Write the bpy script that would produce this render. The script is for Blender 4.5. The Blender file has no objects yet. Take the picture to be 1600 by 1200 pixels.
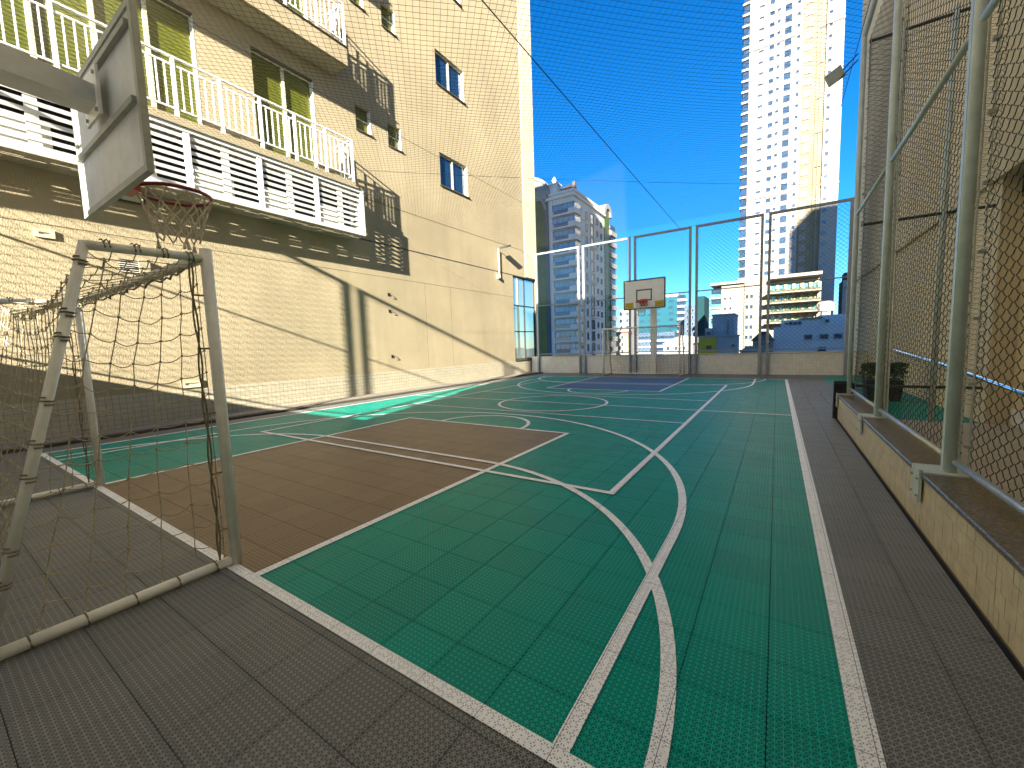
import bpy, math, random
from mathutils import Vector, Matrix
random.seed(7)
S = bpy.context.scene
COL = S.collection
# ------------------------------------------------------------------ camera
cam = bpy.data.cameras.new("camera"); cam.sensor_width = 36.0; cam.lens = 630.7 / 1600 * 36
cam.clip_start = 0.05; cam.clip_end = 6000
camo = bpy.data.objects.new("camera", cam); COL.objects.link(camo)
yaw, pitch, roll = (math.radians(a) for a in (33.3136, -5.2727, -1.8765))
fwd = Vector((-math.sin(yaw) * math.cos(pitch), math.cos(yaw) * math.cos(pitch), math.sin(pitch)))
rgt = Vector((math.cos(yaw), math.sin(yaw), 0)); upv = rgt.cross(fwd)
r2 = math.cos(roll) * rgt + math.sin(roll) * upv; u2 = -math.sin(roll) * rgt + math.cos(roll) * upv
camo.matrix_world = Matrix(((r2.x, u2.x, -fwd.x, 0), (r2.y, u2.y, -fwd.y, 0), (r2.z, u2.z, -fwd.z, 1.35), (0, 0, 0, 1)))
S.camera = camo
# ------------------------------------------------------------------ light
SUN = Vector((-0.30, 1.0, -0.335)).normalized()          # the way the light travels
world = bpy.data.worlds.new("World"); S.world = world; world.use_nodes = True
wn = world.node_tree.nodes; wl = world.node_tree.links
bg = wn["Background"]; sky = wn.new("ShaderNodeTexSky"); sky.sky_type = 'NISHITA'; sky.sun_disc = False
sky.sun_elevation = math.asin(-SUN.z); sky.sun_rotation = math.atan2(-SUN.x, -SUN.y)
sky.altitude = 30; sky.air_density = 1.0; sky.dust_density = 0.0; sky.ozone_density = 7.5
hs = wn.new("ShaderNodeHueSaturation"); hs.inputs["Saturation"].default_value = 1.15; hs.inputs["Value"].default_value = 1.0
wl.new(sky.outputs[0], hs.inputs["Color"]); wl.new(hs.outputs[0], bg.inputs[0]); bg.inputs[1].default_value = 0.046
sl = bpy.data.lights.new("sun", 'SUN'); sl.energy = 4.9; sl.angle = math.radians(0.53); sl.color = (1.0, 0.93, 0.82)
so = bpy.data.objects.new("sun", sl); COL.objects.link(so); so.rotation_euler = SUN.to_track_quat('-Z', 'Y').to_euler()
so.location = (30, -60, 60)
S.view_settings.view_transform = 'Standard'; S.view_settings.look = 'None'; S.view_settings.gamma = 1.0
S.view_settings.use_curve_mapping = False; S.view_settings.exposure = 2.58
S.cycles.max_bounces = 8; S.cycles.diffuse_bounces = 5; S.cycles.glossy_bounces = 3; S.cycles.transparent_max_bounces = 8
S.cycles.use_denoising = True; S.cycles.sample_clamp_indirect = 6.0

# ------------------------------------------------------------------ materials
MATS = {}
class NT:
    def __init__(s, name):
        s.m = bpy.data.materials.new(name); s.m.use_nodes = True; s.t = s.m.node_tree; s.n = s.t.nodes; s.l = s.t.links
        s.b = s.n["Principled BSDF"]; MATS[name] = s.m
    def math(s, op, a, b=None, c=None):
        n = s.n.new("ShaderNodeMath"); n.operation = op
        for i, v in enumerate((a, b, c)):
            if v is None: continue
            if isinstance(v, (int, float)): n.inputs[i].default_value = v
            else: s.l.new(v, n.inputs[i])
        return n.outputs[0]
    def pos(s):
        g = s.n.new("ShaderNodeNewGeometry"); x = s.n.new("ShaderNodeSeparateXYZ"); s.l.new(g.outputs["Position"], x.inputs[0])
        return g.outputs["Position"], x.outputs[0], x.outputs[1], x.outputs[2]
    def comb(s, a, b, c=0.0):
        n = s.n.new("ShaderNodeCombineXYZ")
        for i, v in enumerate((a, b, c)):
            if isinstance(v, (int, float)): n.inputs[i].default_value = v
            else: s.l.new(v, n.inputs[i])
        return n.outputs[0]
    def noise(s, vec, scale, detail=4, rough=0.6, stretch=None):
        if stretch:
            mp = s.n.new("ShaderNodeMapping"); mp.inputs["Scale"].default_value = stretch; s.l.new(vec, mp.inputs[0]); vec = mp.outputs[0]
        n = s.n.new("ShaderNodeTexNoise"); n.inputs["Scale"].default_value = scale; n.inputs["Detail"].default_value = detail
        n.inputs["Roughness"].default_value = rough; s.l.new(vec, n.inputs["Vector"]); return n.outputs[0]
    def mix(s, f, a, b):
        n = s.n.new("ShaderNodeMix"); n.data_type = 'RGBA'
        for i, v in ((0, f), (6, a), (7, b)):
            if isinstance(v, (int, float)): n.inputs[i].default_value = v
            elif isinstance(v, tuple): n.inputs[i].default_value = (*v[:3], 1)
            else: s.l.new(v, n.inputs[i])
        return n.outputs[2]
    def ramp(s, f, lo, hi):
        n = s.n.new("ShaderNodeMapRange"); s.l.new(f, n.inputs[0]); n.inputs[1].default_value = lo; n.inputs[2].default_value = hi; return n.outputs[0]
    def bump(s, h, dist, strength=1.0):
        n = s.n.new("ShaderNodeBump"); n.inputs["Distance"].default_value = dist; n.inputs["Strength"].default_value = strength
        s.l.new(h, n.inputs["Height"]); s.l.new(n.outputs[0], s.b.inputs["Normal"])
    def col(s, v):
        if isinstance(v, tuple): s.b.inputs["Base Color"].default_value = (*v[:3], 1)
        else: s.l.new(v, s.b.inputs["Base Color"])
    def rough(s, v):
        if isinstance(v, (int, float)): s.b.inputs["Roughness"].default_value = v
        else: s.l.new(v, s.b.inputs["Roughness"])
def dk(c, k): return tuple(x * k for x in c)

def paint(name, c, rough=0.5, metal=0.0, var=0.18, scale=6, bump=0.0, bscale=60):
    t = NT(name); p = t.pos()[0]
    f = t.ramp(t.noise(p, scale, 5, 0.65), 0.3, 0.7)
    t.col(t.mix(f, dk(c, 1 - var), dk(c, 1 + var * 0.5))); t.rough(rough); t.b.inputs["Metallic"].default_value = metal
    if bump: t.bump(t.noise(p, bscale, 3), bump)
    return t.m
def plaster(name, c, bump=0.012, bscale=22, stain=0.22):
    t = NT(name); p, x, y, z = t.pos()
    big = t.ramp(t.noise(p, 0.45, 5, 0.6), 0.35, 0.68)
    streak = t.ramp(t.noise(p, 1.4, 4, 0.65, (1.6, 1.6, 0.12)), 0.48, 0.75)
    fine = t.noise(p, bscale, 4, 0.65, (1, 1, 0.55))
    a = t.mix(big, dk(c, 1 - stain * 0.6), c)
    a = t.mix(t.math('MULTIPLY', streak, stain), a, dk(c, 0.62))
    a = t.mix(t.ramp(fine, 0.3, 0.7), dk(c, 0.0), (1, 1, 1)) if False else a
    t.col(a); t.rough(0.88); t.b.inputs["Specular IOR Level"].default_value = 0.25
    t.bump(fine, bump); return t.m
def tiled(name, c, grout, w, h, axis, rough=0.35, off=0.0):
    t = NT(name); p, x, y, z = t.pos()
    u = {'x': x, 'y': y}[axis]
    b = t.n.new("ShaderNodeTexBrick"); b.offset = off; b.inputs["Scale"].default_value = 1.0
    b.inputs["Brick Width"].default_value = w; b.inputs["Row Height"].default_value = h; b.inputs["Mortar Size"].default_value = 0.0035
    b.inputs["Color1"].default_value = (*c, 1); b.inputs["Color2"].default_value = (*dk(c, 0.88), 1); b.inputs["Mortar"].default_value = (*grout, 1)
    t.l.new(t.comb(u, z), b.inputs["Vector"])
    f = t.ramp(t.noise(p, 2.2, 5), 0.35, 0.7)
    t.col(t.mix(t.math('MULTIPLY', f, 0.25), b.outputs[0], dk(c, 0.6))); t.rough(rough)
    t.bump(t.math('SUBTRACT', 1.0, b.outputs[1]), 0.003); return t.m
def glass(name, c, rough=0.05, spec=1.0):
    t = NT(name); p = t.pos()[0]
    t.col(t.mix(t.ramp(t.noise(p, 0.7, 2), 0.35, 0.65), dk(c, 0.6), c)); t.rough(rough); t.b.inputs["Specular IOR Level"].default_value = spec
    t.b.inputs["IOR"].default_value = 1.6; t.bump(t.noise(p, 0.8, 2), 0.02, 0.25); return t.m

# modular sport tile: 30 cm tile, 25 mm lattice of ribs with triangular holes, paint zones laid out in plan
def holes(t, x, y, lo=0.055, hi=0.10):
    u = t.math('FRACT', t.math('MULTIPLY', x, 40.0)); v = t.math('FRACT', t.math('MULTIPLY', y, 40.0))
    du = t.math('MINIMUM', u, t.math('SUBTRACT', 1.0, u)); dv = t.math('MINIMUM', v, t.math('SUBTRACT', 1.0, v))
    g = t.math('MINIMUM', du, dv)
    d1 = t.math('ABSOLUTE', t.math('SUBTRACT', u, v)); d2 = t.math('ABSOLUTE', t.math('SUBTRACT', t.math('ADD', u, v), 1.0))
    d = t.math('MULTIPLY', t.math('MINIMUM', d1, d2), 0.7)
    return t.ramp(t.math('MINIMUM', g, d), lo, hi), g
def inbox(t, x, y, x0, x1, y0, y1):
    a = t.math('MULTIPLY', t.math('GREATER_THAN', x, x0), t.math('LESS_THAN', x, x1))
    b = t.math('MULTIPLY', t.math('GREATER_THAN', y, y0), t.math('LESS_THAN', y, y1))
    return t.math('MULTIPLY', a, b)
CX0, CX1, CY0, CY1 = -9.05, 0.28, 1.07, 15.79
KX0, KX1, KD = -6.11, -2.65, 4.46
CXM, CYM = (CX0 + CX1) / 2, (CY0 + CY1) / 2
def sport_tile():
    t = NT("sport_tile"); p, x, y, z = t.pos()
    green, key, key_flare, grey = (0.001, 0.540, 0.390), (0.470, 0.335, 0.200), (0.105, 0.250, 0.500), (0.350, 0.355, 0.320)
    c = t.mix(inbox(t, x, y, CX0, CX1, CY0, CY1), grey, green)
    c = t.mix(inbox(t, x, y, KX0, KX1, CY0, CY0 + KD), c, key)
    c = t.mix(inbox(t, x, y, KX0, KX1, CY1 - KD, CY1), c, key_flare)  # far key's blue is lens flare tint put into the tile colour
    c = t.mix(inbox(t, x, y, 1.28, 9, 8.0, 17.3), c, green)
    tv = t.n.new("ShaderNodeTexWhiteNoise"); tv.noise_dimensions = '2D'
    t.l.new(t.comb(t.math('FLOOR', t.math('DIVIDE', x, 0.3)), t.math('FLOOR', t.math('DIVIDE', t.math('SUBTRACT', y, 0.1), 0.3))), tv.inputs["Vector"])
    c = t.mix(t.math('MULTIPLY', tv.outputs[0], 0.13), c, (0.02, 0.03, 0.03))
    dirt = t.ramp(t.noise(p, 1.3, 5, 0.65), 0.5, 0.8)
    c = t.mix(t.math('MULTIPLY', dirt, 0.13), c, (0.20, 0.22, 0.18))
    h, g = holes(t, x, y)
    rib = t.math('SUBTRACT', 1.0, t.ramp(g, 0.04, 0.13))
    c = t.mix(t.math('MULTIPLY', rib, 0.5), t.mix(0.22, c, (0.004, 0.006, 0.006)), c)  # cells darker than ribs: gloss highlights on the ribs put into the colour
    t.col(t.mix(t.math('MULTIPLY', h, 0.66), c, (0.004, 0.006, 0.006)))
    t.rough(t.math('ADD', 0.30, t.math('MULTIPLY', t.noise(p, 3.0, 3), 0.16)))
    t.b.inputs["Specular IOR Level"].default_value = 0.11
    t.bump(t.math('SUBTRACT', t.math('MULTIPLY', rib, 0.8), h), 0.0026, 0.9)
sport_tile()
def line_paint():
    t = NT("line_paint"); p, x, y, z = t.pos()
    h, g = holes(t, x, y, 0.10, 0.15)
    sx = t.math('FRACT', t.math('DIVIDE', x, 0.3)); sy = t.math('FRACT', t.math('DIVIDE', t.math('SUBTRACT', y, 0.1), 0.3))
    seam = t.math('MAXIMUM', t.math('LESS_THAN', sx, 0.009), t.math('LESS_THAN', sy, 0.009))
    hole = t.math('GREATER_THAN', t.noise(p, 55, 0), 0.40)
    wear = t.ramp(t.noise(p, 9, 5, 0.7), 0.52, 0.78)
    c = t.mix(t.math('MULTIPLY', wear, 0.22), (0.93, 0.93, 0.90), (0.62, 0.63, 0.58))
    c = t.mix(t.math('MULTIPLY', t.math('MAXIMUM', t.math('MULTIPLY', h, hole), seam), 0.85), c, (0.02, 0.02, 0.02))
    t.col(c); t.rough(0.45); t.bump(t.math('SUBTRACT', 1.0, h), 0.001, 0.5)
line_paint()
plaster("beige_plaster", (0.415, 0.345, 0.212), 0.008, 42, 0.34)
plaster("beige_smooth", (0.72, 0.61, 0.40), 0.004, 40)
plaster("cream_wall", (0.275, 0.242, 0.175), 0.004, 6)
plaster("white_wall", (0.30, 0.29, 0.272), 0.004, 6, 0.15)
plaster("ornate_wall", (0.80, 0.73, 0.63), 0.004, 6, 0.15)
plaster("house_wall", (0.62, 0.61, 0.60), 0.004, 6, 0.12)
plaster("grey_wall", (0.34, 0.39, 0.43), 0.004, 6)
plaster("yellow_wall", (0.60, 0.44, 0.04), 0.004, 6)
plaster("flare_shade_wall", (0.012, 0.085, 0.115), 0.004, 6)  # teal is shade and flare put into the colour of a pale block
plaster("dark_teal_wall", (0.006, 0.04, 0.045), 0.004, 6)
plaster("blue_wall", (0.07, 0.11, 0.16), 0.004, 6)
plaster("concrete", (0.30, 0.27, 0.22), 0.01, 14, 0.4)
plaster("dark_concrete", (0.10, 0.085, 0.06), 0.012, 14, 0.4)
plaster("street", (0.14, 0.14, 0.13), 0.01, 3, 0.3)
tiled("band_tile", (0.48, 0.43, 0.30), (0.20, 0.18, 0.13), 0.1, 0.1, 'y')
tiled("parapet_tile", (0.88, 0.85, 0.74), (0.62, 0.60, 0.52), 0.1, 0.1, 'x')
paint("tile_cream", (0.68, 0.59, 0.40), 0.32, var=0.22, scale=9)
paint("grout", (0.30, 0.26, 0.18), 0.9)
paint("white_paint", (0.78, 0.78, 0.75), 0.4, var=0.1)
paint("offwhite_paint", (0.84, 0.83, 0.71), 0.35, var=0.12, scale=9)
paint("fence_paint", (0.55, 0.63, 0.59), 0.38, var=0.15, scale=10)
paint("far_fence_paint", (0.30, 0.32, 0.33), 0.38, var=0.12)
paint("galvanised", (0.50, 0.52, 0.50), 0.35, 0.6, var=0.25, scale=20)
paint("chrome", (0.75, 0.76, 0.78), 0.12, 1.0, var=0.05)
paint("wire_dark", (0.020, 0.028, 0.022), 0.5)
paint("wire_far", (0.06, 0.085, 0.085), 0.5)
paint("net_cord", (0.06, 0.052, 0.032), 0.8)
paint("goal_net", (0.50, 0.42, 0.25), 0.85, var=0.4, scale=30)
paint("goal_rope", (0.24, 0.20, 0.125), 0.9, var=0.4, scale=30)
paint("hoop_net", (0.62, 0.52, 0.35), 0.85, var=0.3, scale=40)
paint("rim_red", (0.24, 0.022, 0.014), 0.4)
paint("bracket_red", (0.45, 0.025, 0.02), 0.4)
paint("black", (0.012, 0.012, 0.013), 0.5)
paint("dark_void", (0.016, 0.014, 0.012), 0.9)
paint("board_back", (0.56, 0.57, 0.52), 0.45, var=0.16, scale=5)
paint("board_edge", (0.36, 0.37, 0.30), 0.5, var=0.2, scale=8)
paint("board_white", (0.86, 0.83, 0.74), 0.4, var=0.08)
paint("board_yellow", (0.62, 0.42, 0.01), 0.5)
paint("board_text", (0.30, 0.22, 0.03), 0.5)
paint("frame_dark", (0.055, 0.062, 0.05), 0.4)
paint("alu_frame", (0.55, 0.54, 0.47), 0.4, var=0.08)
paint("lamp_white", (0.62, 0.60, 0.42), 0.4)
paint("roof_red", (0.07, 0.028, 0.02), 0.8, var=0.3, scale=3)
paint("roof_dark", (0.09, 0.08, 0.075), 0.8, var=0.3, scale=3)
paint("terracotta_red", (0.36, 0.06, 0.04), 0.7)
paint("leaf", (0.035, 0.10, 0.02), 0.6, var=0.5, scale=18)
paint("soffit", (0.36, 0.32, 0.22), 0.6, var=0.1)
paint("net_veil", (0.225, 0.185, 0.115), 0.9, var=0.25, scale=0.35)
paint("walk_tile", (0.46, 0.39, 0.27), 0.55, var=0.12, scale=2)
glass("glass_blue", (0.012, 0.035, 0.075)); glass("glass_far", (0.025, 0.05, 0.085), 0.12); glass("glass_green", (0.06, 0.12, 0.008), 0.3, 0.25)
glass("glass_mirror", (0.03, 0.05, 0.04), 0.02, 1.0); glass("glass_pale", (0.22, 0.34, 0.42), 0.15); glass("glass_rail", (0.10, 0.30, 0.25), 0.12)
MATS["glass_mirror"].node_tree.nodes["Principled BSDF"].inputs["Metallic"].default_value = 0.75
MATS["glass_mirror"].node_tree.nodes["Principled BSDF"].inputs["Base Color"].default_value = (0.6, 0.7, 0.6, 1)
for l_ in list(MATS["glass_mirror"].node_tree.links):
    if l_.to_socket.name == "Base Color": MATS["glass_mirror"].node_tree.links.remove(l_)
def blind():
    t = NT("blind_green"); p, x, y, z = t.pos()
    f = t.math('FRACT', t.math('MULTIPLY', z, 14.0))
    s = t.math('LESS_THAN', f, 0.45); v = t.ramp(t.noise(p, 1.2, 3), 0.35, 0.65)
    c = t.mix(s, (0.105, 0.125, 0.012), (0.040, 0.055, 0.005))
    t.col(t.mix(t.math('MULTIPLY', v, 0.3), c, (0.16, 0.14, 0.025))); t.rough(0.25); t.bump(f, 0.01, 0.5)
blind()
def granite():
    t = NT("granite"); p = t.pos()[0]
    a = t.ramp(t.noise(p, 60, 5, 0.75), 0.42, 0.62); b = t.ramp(t.noise(p, 9, 4, 0.7, (1, 0.5, 1)), 0.4, 0.65)
    c = t.mix(a, (0.065, 0.045, 0.025), (0.30, 0.24, 0.15)); t.col(t.mix(t.math('MULTIPLY', b, 0.55), c, (0.09, 0.075, 0.05))); t.rough(0.3)
granite()

# ------------------------------------------------------------------ mesh helpers
class MB:
    def __init__(s): s.v = []; s.f = []; s.mi = []; s.cur = 0
    def add(s, vs, fs):
        o = len(s.v); s.v += [tuple(a) for a in vs]; s.f += [tuple(i + o for i in f) for f in fs]; s.mi += [s.cur] * len(fs); return s
    def box(s, x0, y0, z0, x1, y1, z1, rot=None, piv=None):
        vs = [Vector((x, y, z)) for z in (z0, z1) for y in (y0, y1) for x in (x0, x1)]
        if rot is not None:
            pv = Vector(piv) if piv else Vector(((x0 + x1) / 2, (y0 + y1) / 2, (z0 + z1) / 2)); vs = [pv + rot @ (a - pv) for a in vs]
        return s.add(vs, [(0, 2, 3, 1), (4, 5, 7, 6), (0, 1, 5, 4), (2, 6, 7, 3), (0, 4, 6, 2), (1, 3, 7, 5)])
    def bevbox(s, x0, y0, z0, x1, y1, z1, b):
        # box with chamfered top edges
        vs = [(x0, y0, z0), (x1, y0, z0), (x1, y1, z0), (x0, y1, z0), (x0, y0, z1 - b), (x1, y0, z1 - b), (x1, y1, z1 - b), (x0, y1, z1 - b),
              (x0 + b, y0 + b, z1), (x1 - b, y0 + b, z1), (x1 - b, y1 - b, z1), (x0 + b, y1 - b, z1)]
        fs = [(8, 9, 10, 11)]
        for i in range(4):
            j = (i + 1) % 4; fs += [(i, j, j + 4, i + 4), (i + 4, j + 4, j + 8, i + 8)]
        return s.add(vs, fs)
    def quad(s, a, b, c, d): return s.add([a, b, c, d], [(0, 1, 2, 3)])
    def tube(s, pts, r, n=6, cap=True, closed=False):
        pts = [Vector(p) for p in pts]; k = len(pts); vs = []; fs = []
        d0 = (pts[1] - pts[0]).normalized(); ref = Vector((0, 0, 1)) if abs(d0.z) < 0.9 else Vector((1, 0, 0))
        for i, p in enumerate(pts):
            if closed: d = (pts[(i + 1) % k] - pts[i - 1])
            else: d = pts[min(i + 1, k - 1)] - pts[max(i - 1, 0)]
            if d.length < 1e-9: d = d0
            d.normalize(); a = d.cross(ref)
            if a.length < 1e-4: a = d.cross(Vector((0, 1, 0)))
            a.normalize(); b = d.cross(a); rr = r[i] if isinstance(r, (list, tuple)) else r
            for j in range(n):
                t = 2 * math.pi * j / n; vs.append(p + a * math.cos(t) * rr + b * math.sin(t) * rr)
        for i in range(k if closed else k - 1):
            for j in range(n):
                q = (i + 1) % k; fs.append((i * n + j, i * n + (j + 1) % n, q * n + (j + 1) % n, q * n + j))
        if cap and not closed: fs += [tuple(range(n - 1, -1, -1)), tuple((k - 1) * n + j for j in range(n))]
        return s.add(vs, fs)
    def prism(s, poly, axis, a, b):
        # poly: 2-D outline; axis 'x': points are (y,z); 'y': (x,z); 'z': (x,y)
        def P(p, t): return {'x': (t, p[0], p[1]), 'y': (p[0], t, p[1]), 'z': (p[0], p[1], t)}[axis]
        n = len(poly); vs = [P(p, a) for p in poly] + [P(p, b) for p in poly]
        return s.add(vs, [tuple(range(n))[::-1], tuple(range(n, 2 * n))] + [(i, (i + 1) % n, n + (i + 1) % n, n + i) for i in range(n)])
    def mesh(s, name, mat, smooth=False):
        me = bpy.data.meshes.new(name); me.from_pydata(s.v, [], s.f)
        for m in (mat if isinstance(mat, (list, tuple)) else [mat]): me.materials.append(MATS[m])
        if any(s.mi): me.polygons.foreach_set("material_index", s.mi)
        if smooth: me.polygons.foreach_set("use_smooth", [True] * len(me.polygons))
        me.update(); return me
    def build(s, name, mat, parent=None, smooth=False):
        return put(name, s.mesh(name, mat, smooth), parent)
def put(name, me, parent=None, loc=(0, 0, 0)):
    o = bpy.data.objects.new(name, me); COL.objects.link(o); o.location = loc
    if parent is not None: o.parent = parent
    return o
def tag(o, label=None, cat=None, group=None, kind=None):
    for k, v in (("label", label), ("category", cat), ("group", group), ("kind", kind)):
        if v: o[k] = v
    return o
def thing(name, label, cat, group=None):
    return tag(put(name, None), label, cat, group)
def bx(name, mat, parent, *c, **k): return MB().box(*c).build(name, mat, parent, **k)

# ------------------------------------------------------------------ setting: ground, deck, court floor
XW = -10.55            # face of the flat building on the left
m = MB(); m.quad((-3000, -3000, -14), (3000, -3000, -14), (3000, 3000, -14), (-3000, 3000, -14)); tag(m.build("ground", "street"), kind="structure")
m = MB(); m.box(-10.5, -12, -14.0, 18, 18.1, -0.03); tag(m.build("court_deck", "concrete"), kind="structure")
floor = MB().quad((-9.62, -1.25, -0.014), (0.86, -1.25, -0.014), (0.86, 17.82, -0.014), (-9.62, 17.82, -0.014)).quad((0.86, 8.5, -0.014), (2.55, 8.5, -0.014), (2.55, 17.82, -0.014), (0.86, 17.82, -0.014)).build("court_floor", "dark_void")
tag(floor, kind="structure")
tiles = []
for i in range(-33, 10):
    for j in range(-5, 60):
        x0, y0 = i * 0.3, 0.1 + j * 0.3
        if x0 < -9.62 or y0 > 17.6: continue
        lim = 0.83 if y0 < 8.35 else 2.54
        if x0 > lim - 0.08: continue
        x1 = min(x0 + 0.3, lim)
        tiles.append((x0, y0, x1))
def seen(t):
    P = Vector((t[0] + .15, t[1] + .15, 0)) - Vector((0, 0, 1.35)); c = P.dot(fwd)
    if c <= 0.05: return 1e9
    px, py = 630.7 * P.dot(r2) / c, 630.7 * P.dot(u2) / c
    if abs(px) > 830 or abs(py) > 630: return 1e6 + c
    return P.length_squared * c / 1.35 ** 0.5
tiles.sort(key=seen)
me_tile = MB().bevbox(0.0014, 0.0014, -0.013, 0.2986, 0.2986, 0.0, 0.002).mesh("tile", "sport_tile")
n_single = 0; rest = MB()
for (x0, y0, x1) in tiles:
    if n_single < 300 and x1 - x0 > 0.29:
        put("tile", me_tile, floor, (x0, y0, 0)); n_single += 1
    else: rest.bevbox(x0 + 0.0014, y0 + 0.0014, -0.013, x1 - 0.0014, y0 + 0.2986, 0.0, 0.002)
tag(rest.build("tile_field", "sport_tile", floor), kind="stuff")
# painted lines
ZL = 0.0035
def strip(m, pts, w, z=ZL, closed=False):
    k = len(pts); vs = []
    for i in range(k):
        a = Vector(pts[(i - 1) % k] if (closed or i) else pts[0]); b = Vector(pts[(i + 1) % k] if (closed or i < k - 1) else pts[-1])
        d = (b - a).normalized(); n = Vector((-d.y, d.x)); p = Vector(pts[i])
        vs += [(*(p + n * w / 2), z), (*(p - n * w / 2), z)]
    r = range(k if closed else k - 1)
    m.add(vs, [(2 * i + 1, 2 * ((i + 1) % k) + 1, 2 * ((i + 1) % k), 2 * i) for i in r])
def seg(a, b, n=1): return [(a[0] + (b[0] - a[0]) * t / n, a[1] + (b[1] - a[1]) * t / n) for t in range(n + 1)]
def arc(cx, cy, r, a0, a1, n=40): return [(cx + r * math.cos(math.radians(a0 + (a1 - a0) * t / n)), cy + r * math.sin(math.radians(a0 + (a1 - a0) * t / n))) for t in range(n + 1)]
def line(pts, w, lvl=0, closed=False):
    m = MB(); strip(m, pts, w, ZL + 0.0006 * lvl, closed); return m.build("painted_line", "line_paint", floor)
W = 0.062
line(seg((CX1, CY0 - W / 2), (CX1, CY1 + W / 2)), 0.075, 0); line(seg((CX0, CY0 - W / 2), (CX0, CY1 + W / 2)), 0.07, 0)
VX0, VX1, VY0 = -7.55, -1.22, 3.43
for s in (1, -1):
    Y = lambda y: CYM + s * (y - CYM)
    fl = lambda pts: [(x, Y(y)) for x, y in pts]
    line(fl(seg((CX0 + .037, CY0), (CX1 - .039, CY0))), W, 1)
    line(fl([(KX1, CY0 + W / 2), (KX1, CY0 + KD - W/2)]), W, 2); line(fl([(KX0, CY0 + W / 2), (KX0, CY0 + KD - W/2)]), W, 2)
    line(fl([(KX0 - W / 2, CY0 + KD), (KX1 + W / 2, CY0 + KD)]), W, 3)
    line(fl(arc(CXM, CY0 + KD + W / 2, 0.88, 0, 180)), W, 2)
    line(fl([(CXM + 3.81, CY0 + W / 2)] + arc(CXM, 2.85, 3.81, 0, 180, 64) + [(CXM - 3.81, CY0 + W / 2)]), W, 4)
    line(fl(arc(-2.92, CY0 + .03, 2.63, 0.5, 90, 32) + arc(-5.88, CY0 + .03, 2.63, 90, 179.5, 32)), W, 5)
    line(fl([(VX0 - W / 2, VY0), (VX1 + W / 2, VY0)]), W, 6)
    line(fl([(VX0 + .03, CYM - 1.42), (VX1 - .03, CYM - 1.42)]), 0.05, 6)
line([(VX0, VY0 + .03), (VX0, 2 * CYM - VY0 - .03)], W, 7); line([(VX1, VY0 + .03), (VX1, 2 * CYM - VY0 - .03)], W, 7)
line([(CX0 + .04, CYM), (CX1 - .04, CYM)], 0.05, 8)
line(arc(CXM - .03, CYM, 1.26, 0, 354.4, 63), W, 9, True)
# gutter along the left wall
m = MB(); m.box(XW, -1.2, -0.02, -9.95, 17.8, 0.035); g = tag(m.build("gutter", "concrete"), kind="structure")
bx("kerb", "dark_concrete", g, -9.93, -1.2, -0.02, -9.80, 17.8, 0.02)
bx("channel", "dark_void", g, -9.80, -1.2, -0.028, -9.625, 17.8, -0.016)
tag(bx("walkway", "walk_tile", None, 1.10, -1.2, -0.028, 2.79, 8.45, 0.03), kind="structure")

# ------------------------------------------------------------------ the flat building on the left
bld = thing("apartment_building", "tall beige plastered apartment building with white balconies along the court's left", "building")
Y0B, Y1B, ZTB = -14.0, 18.72, 60.0
def holed_wall(name, mat, parent, x, holes_, y0, y1, z0, z1, depth=0.14, dirn=1):
    # wall face in the plane X=x looking along +X*dirn, with openings and their reveals
    ys = sorted({y0, y1} | {h[0] for h in holes_} | {h[1] for h in holes_}); zs = sorted({z0, z1} | {h[2] for h in holes_} | {h[3] for h in holes_})
    m = MB()
    for a, b in zip(ys, ys[1:]):
        for c, d in zip(zs, zs[1:]):
            if any(h[0] <= a and b <= h[1] and h[2] <= c and d <= h[3] for h in holes_): continue
            m.quad((x, a, c), (x, b, c), (x, b, d), (x, a, d))
    xi = x - depth * dirn
    for (a, b, c, d) in holes_:
        m.quad((x, a, c), (xi, a, c), (xi, a, d), (x, a, d)); m.quad((x, b, c), (x, b, d), (xi, b, d), (xi, b, c))
        m.quad((x, a, d), (xi, a, d), (xi, b, d), (x, b, d)); m.quad((x, a, c), (x, b, c), (xi, b, c), (xi, a, c))
    return m.build(name, mat, parent)
FLH = 3.57
wins = []; smalls = []; doors = []
for k in range(-0, 4):
    z = k * FLH
    wins.append((11.7, 13.28, 7.40 + z, 8.57 + z))
    smalls += [(8.13, 8.66, 7.92 + z, 8.62 + z), (9.32, 9.86, 7.90 + z, 8.60 + z)]
    doors += [(5.30, 6.83, 6.12 + z, 8.62 + z), (1.0, 4.16, 6.12 + z, 8.62 + z), (-3.2, -0.4, 6.12 + z, 8.62 + z)]
GLZ = (16.42, 18.50, 0.72, 4.70)
grille = (2.53, 2.98, 3.02, 3.27)
holes_all = wins + smalls + doors + [GLZ]
holed_wall("wall", "beige_plaster", bld, XW, holes_all, Y0B, Y1B, 0.67, 20.0)
m = MB(); m.quad((XW, Y0B, 20), (XW, Y1B, 20), (XW, Y1B, ZTB), (XW, Y0B, ZTB)); m.quad((XW, Y1B, -14), (-34, Y1B, -14), (-34, Y1B, ZTB), (XW, Y1B, ZTB))
m.quad((-34, Y1B, -14), (-34, Y0B, -14), (-34, Y0B, ZTB), (-34, Y1B, ZTB)); m.quad((-34, Y0B, -14), (XW, Y0B, -14), (XW, Y0B, ZTB), (-34, Y0B, ZTB))
m.quad((XW, Y0B, ZTB), (XW, Y1B, ZTB), (-34, Y1B, ZTB), (-34, Y0B, ZTB)); m.quad((XW, Y0B, -14), (XW, Y1B, -14), (XW, Y1B, -0.03), (XW, Y0B, -0.03))
m.build("outer_wall", "beige_plaster", bld)
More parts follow.
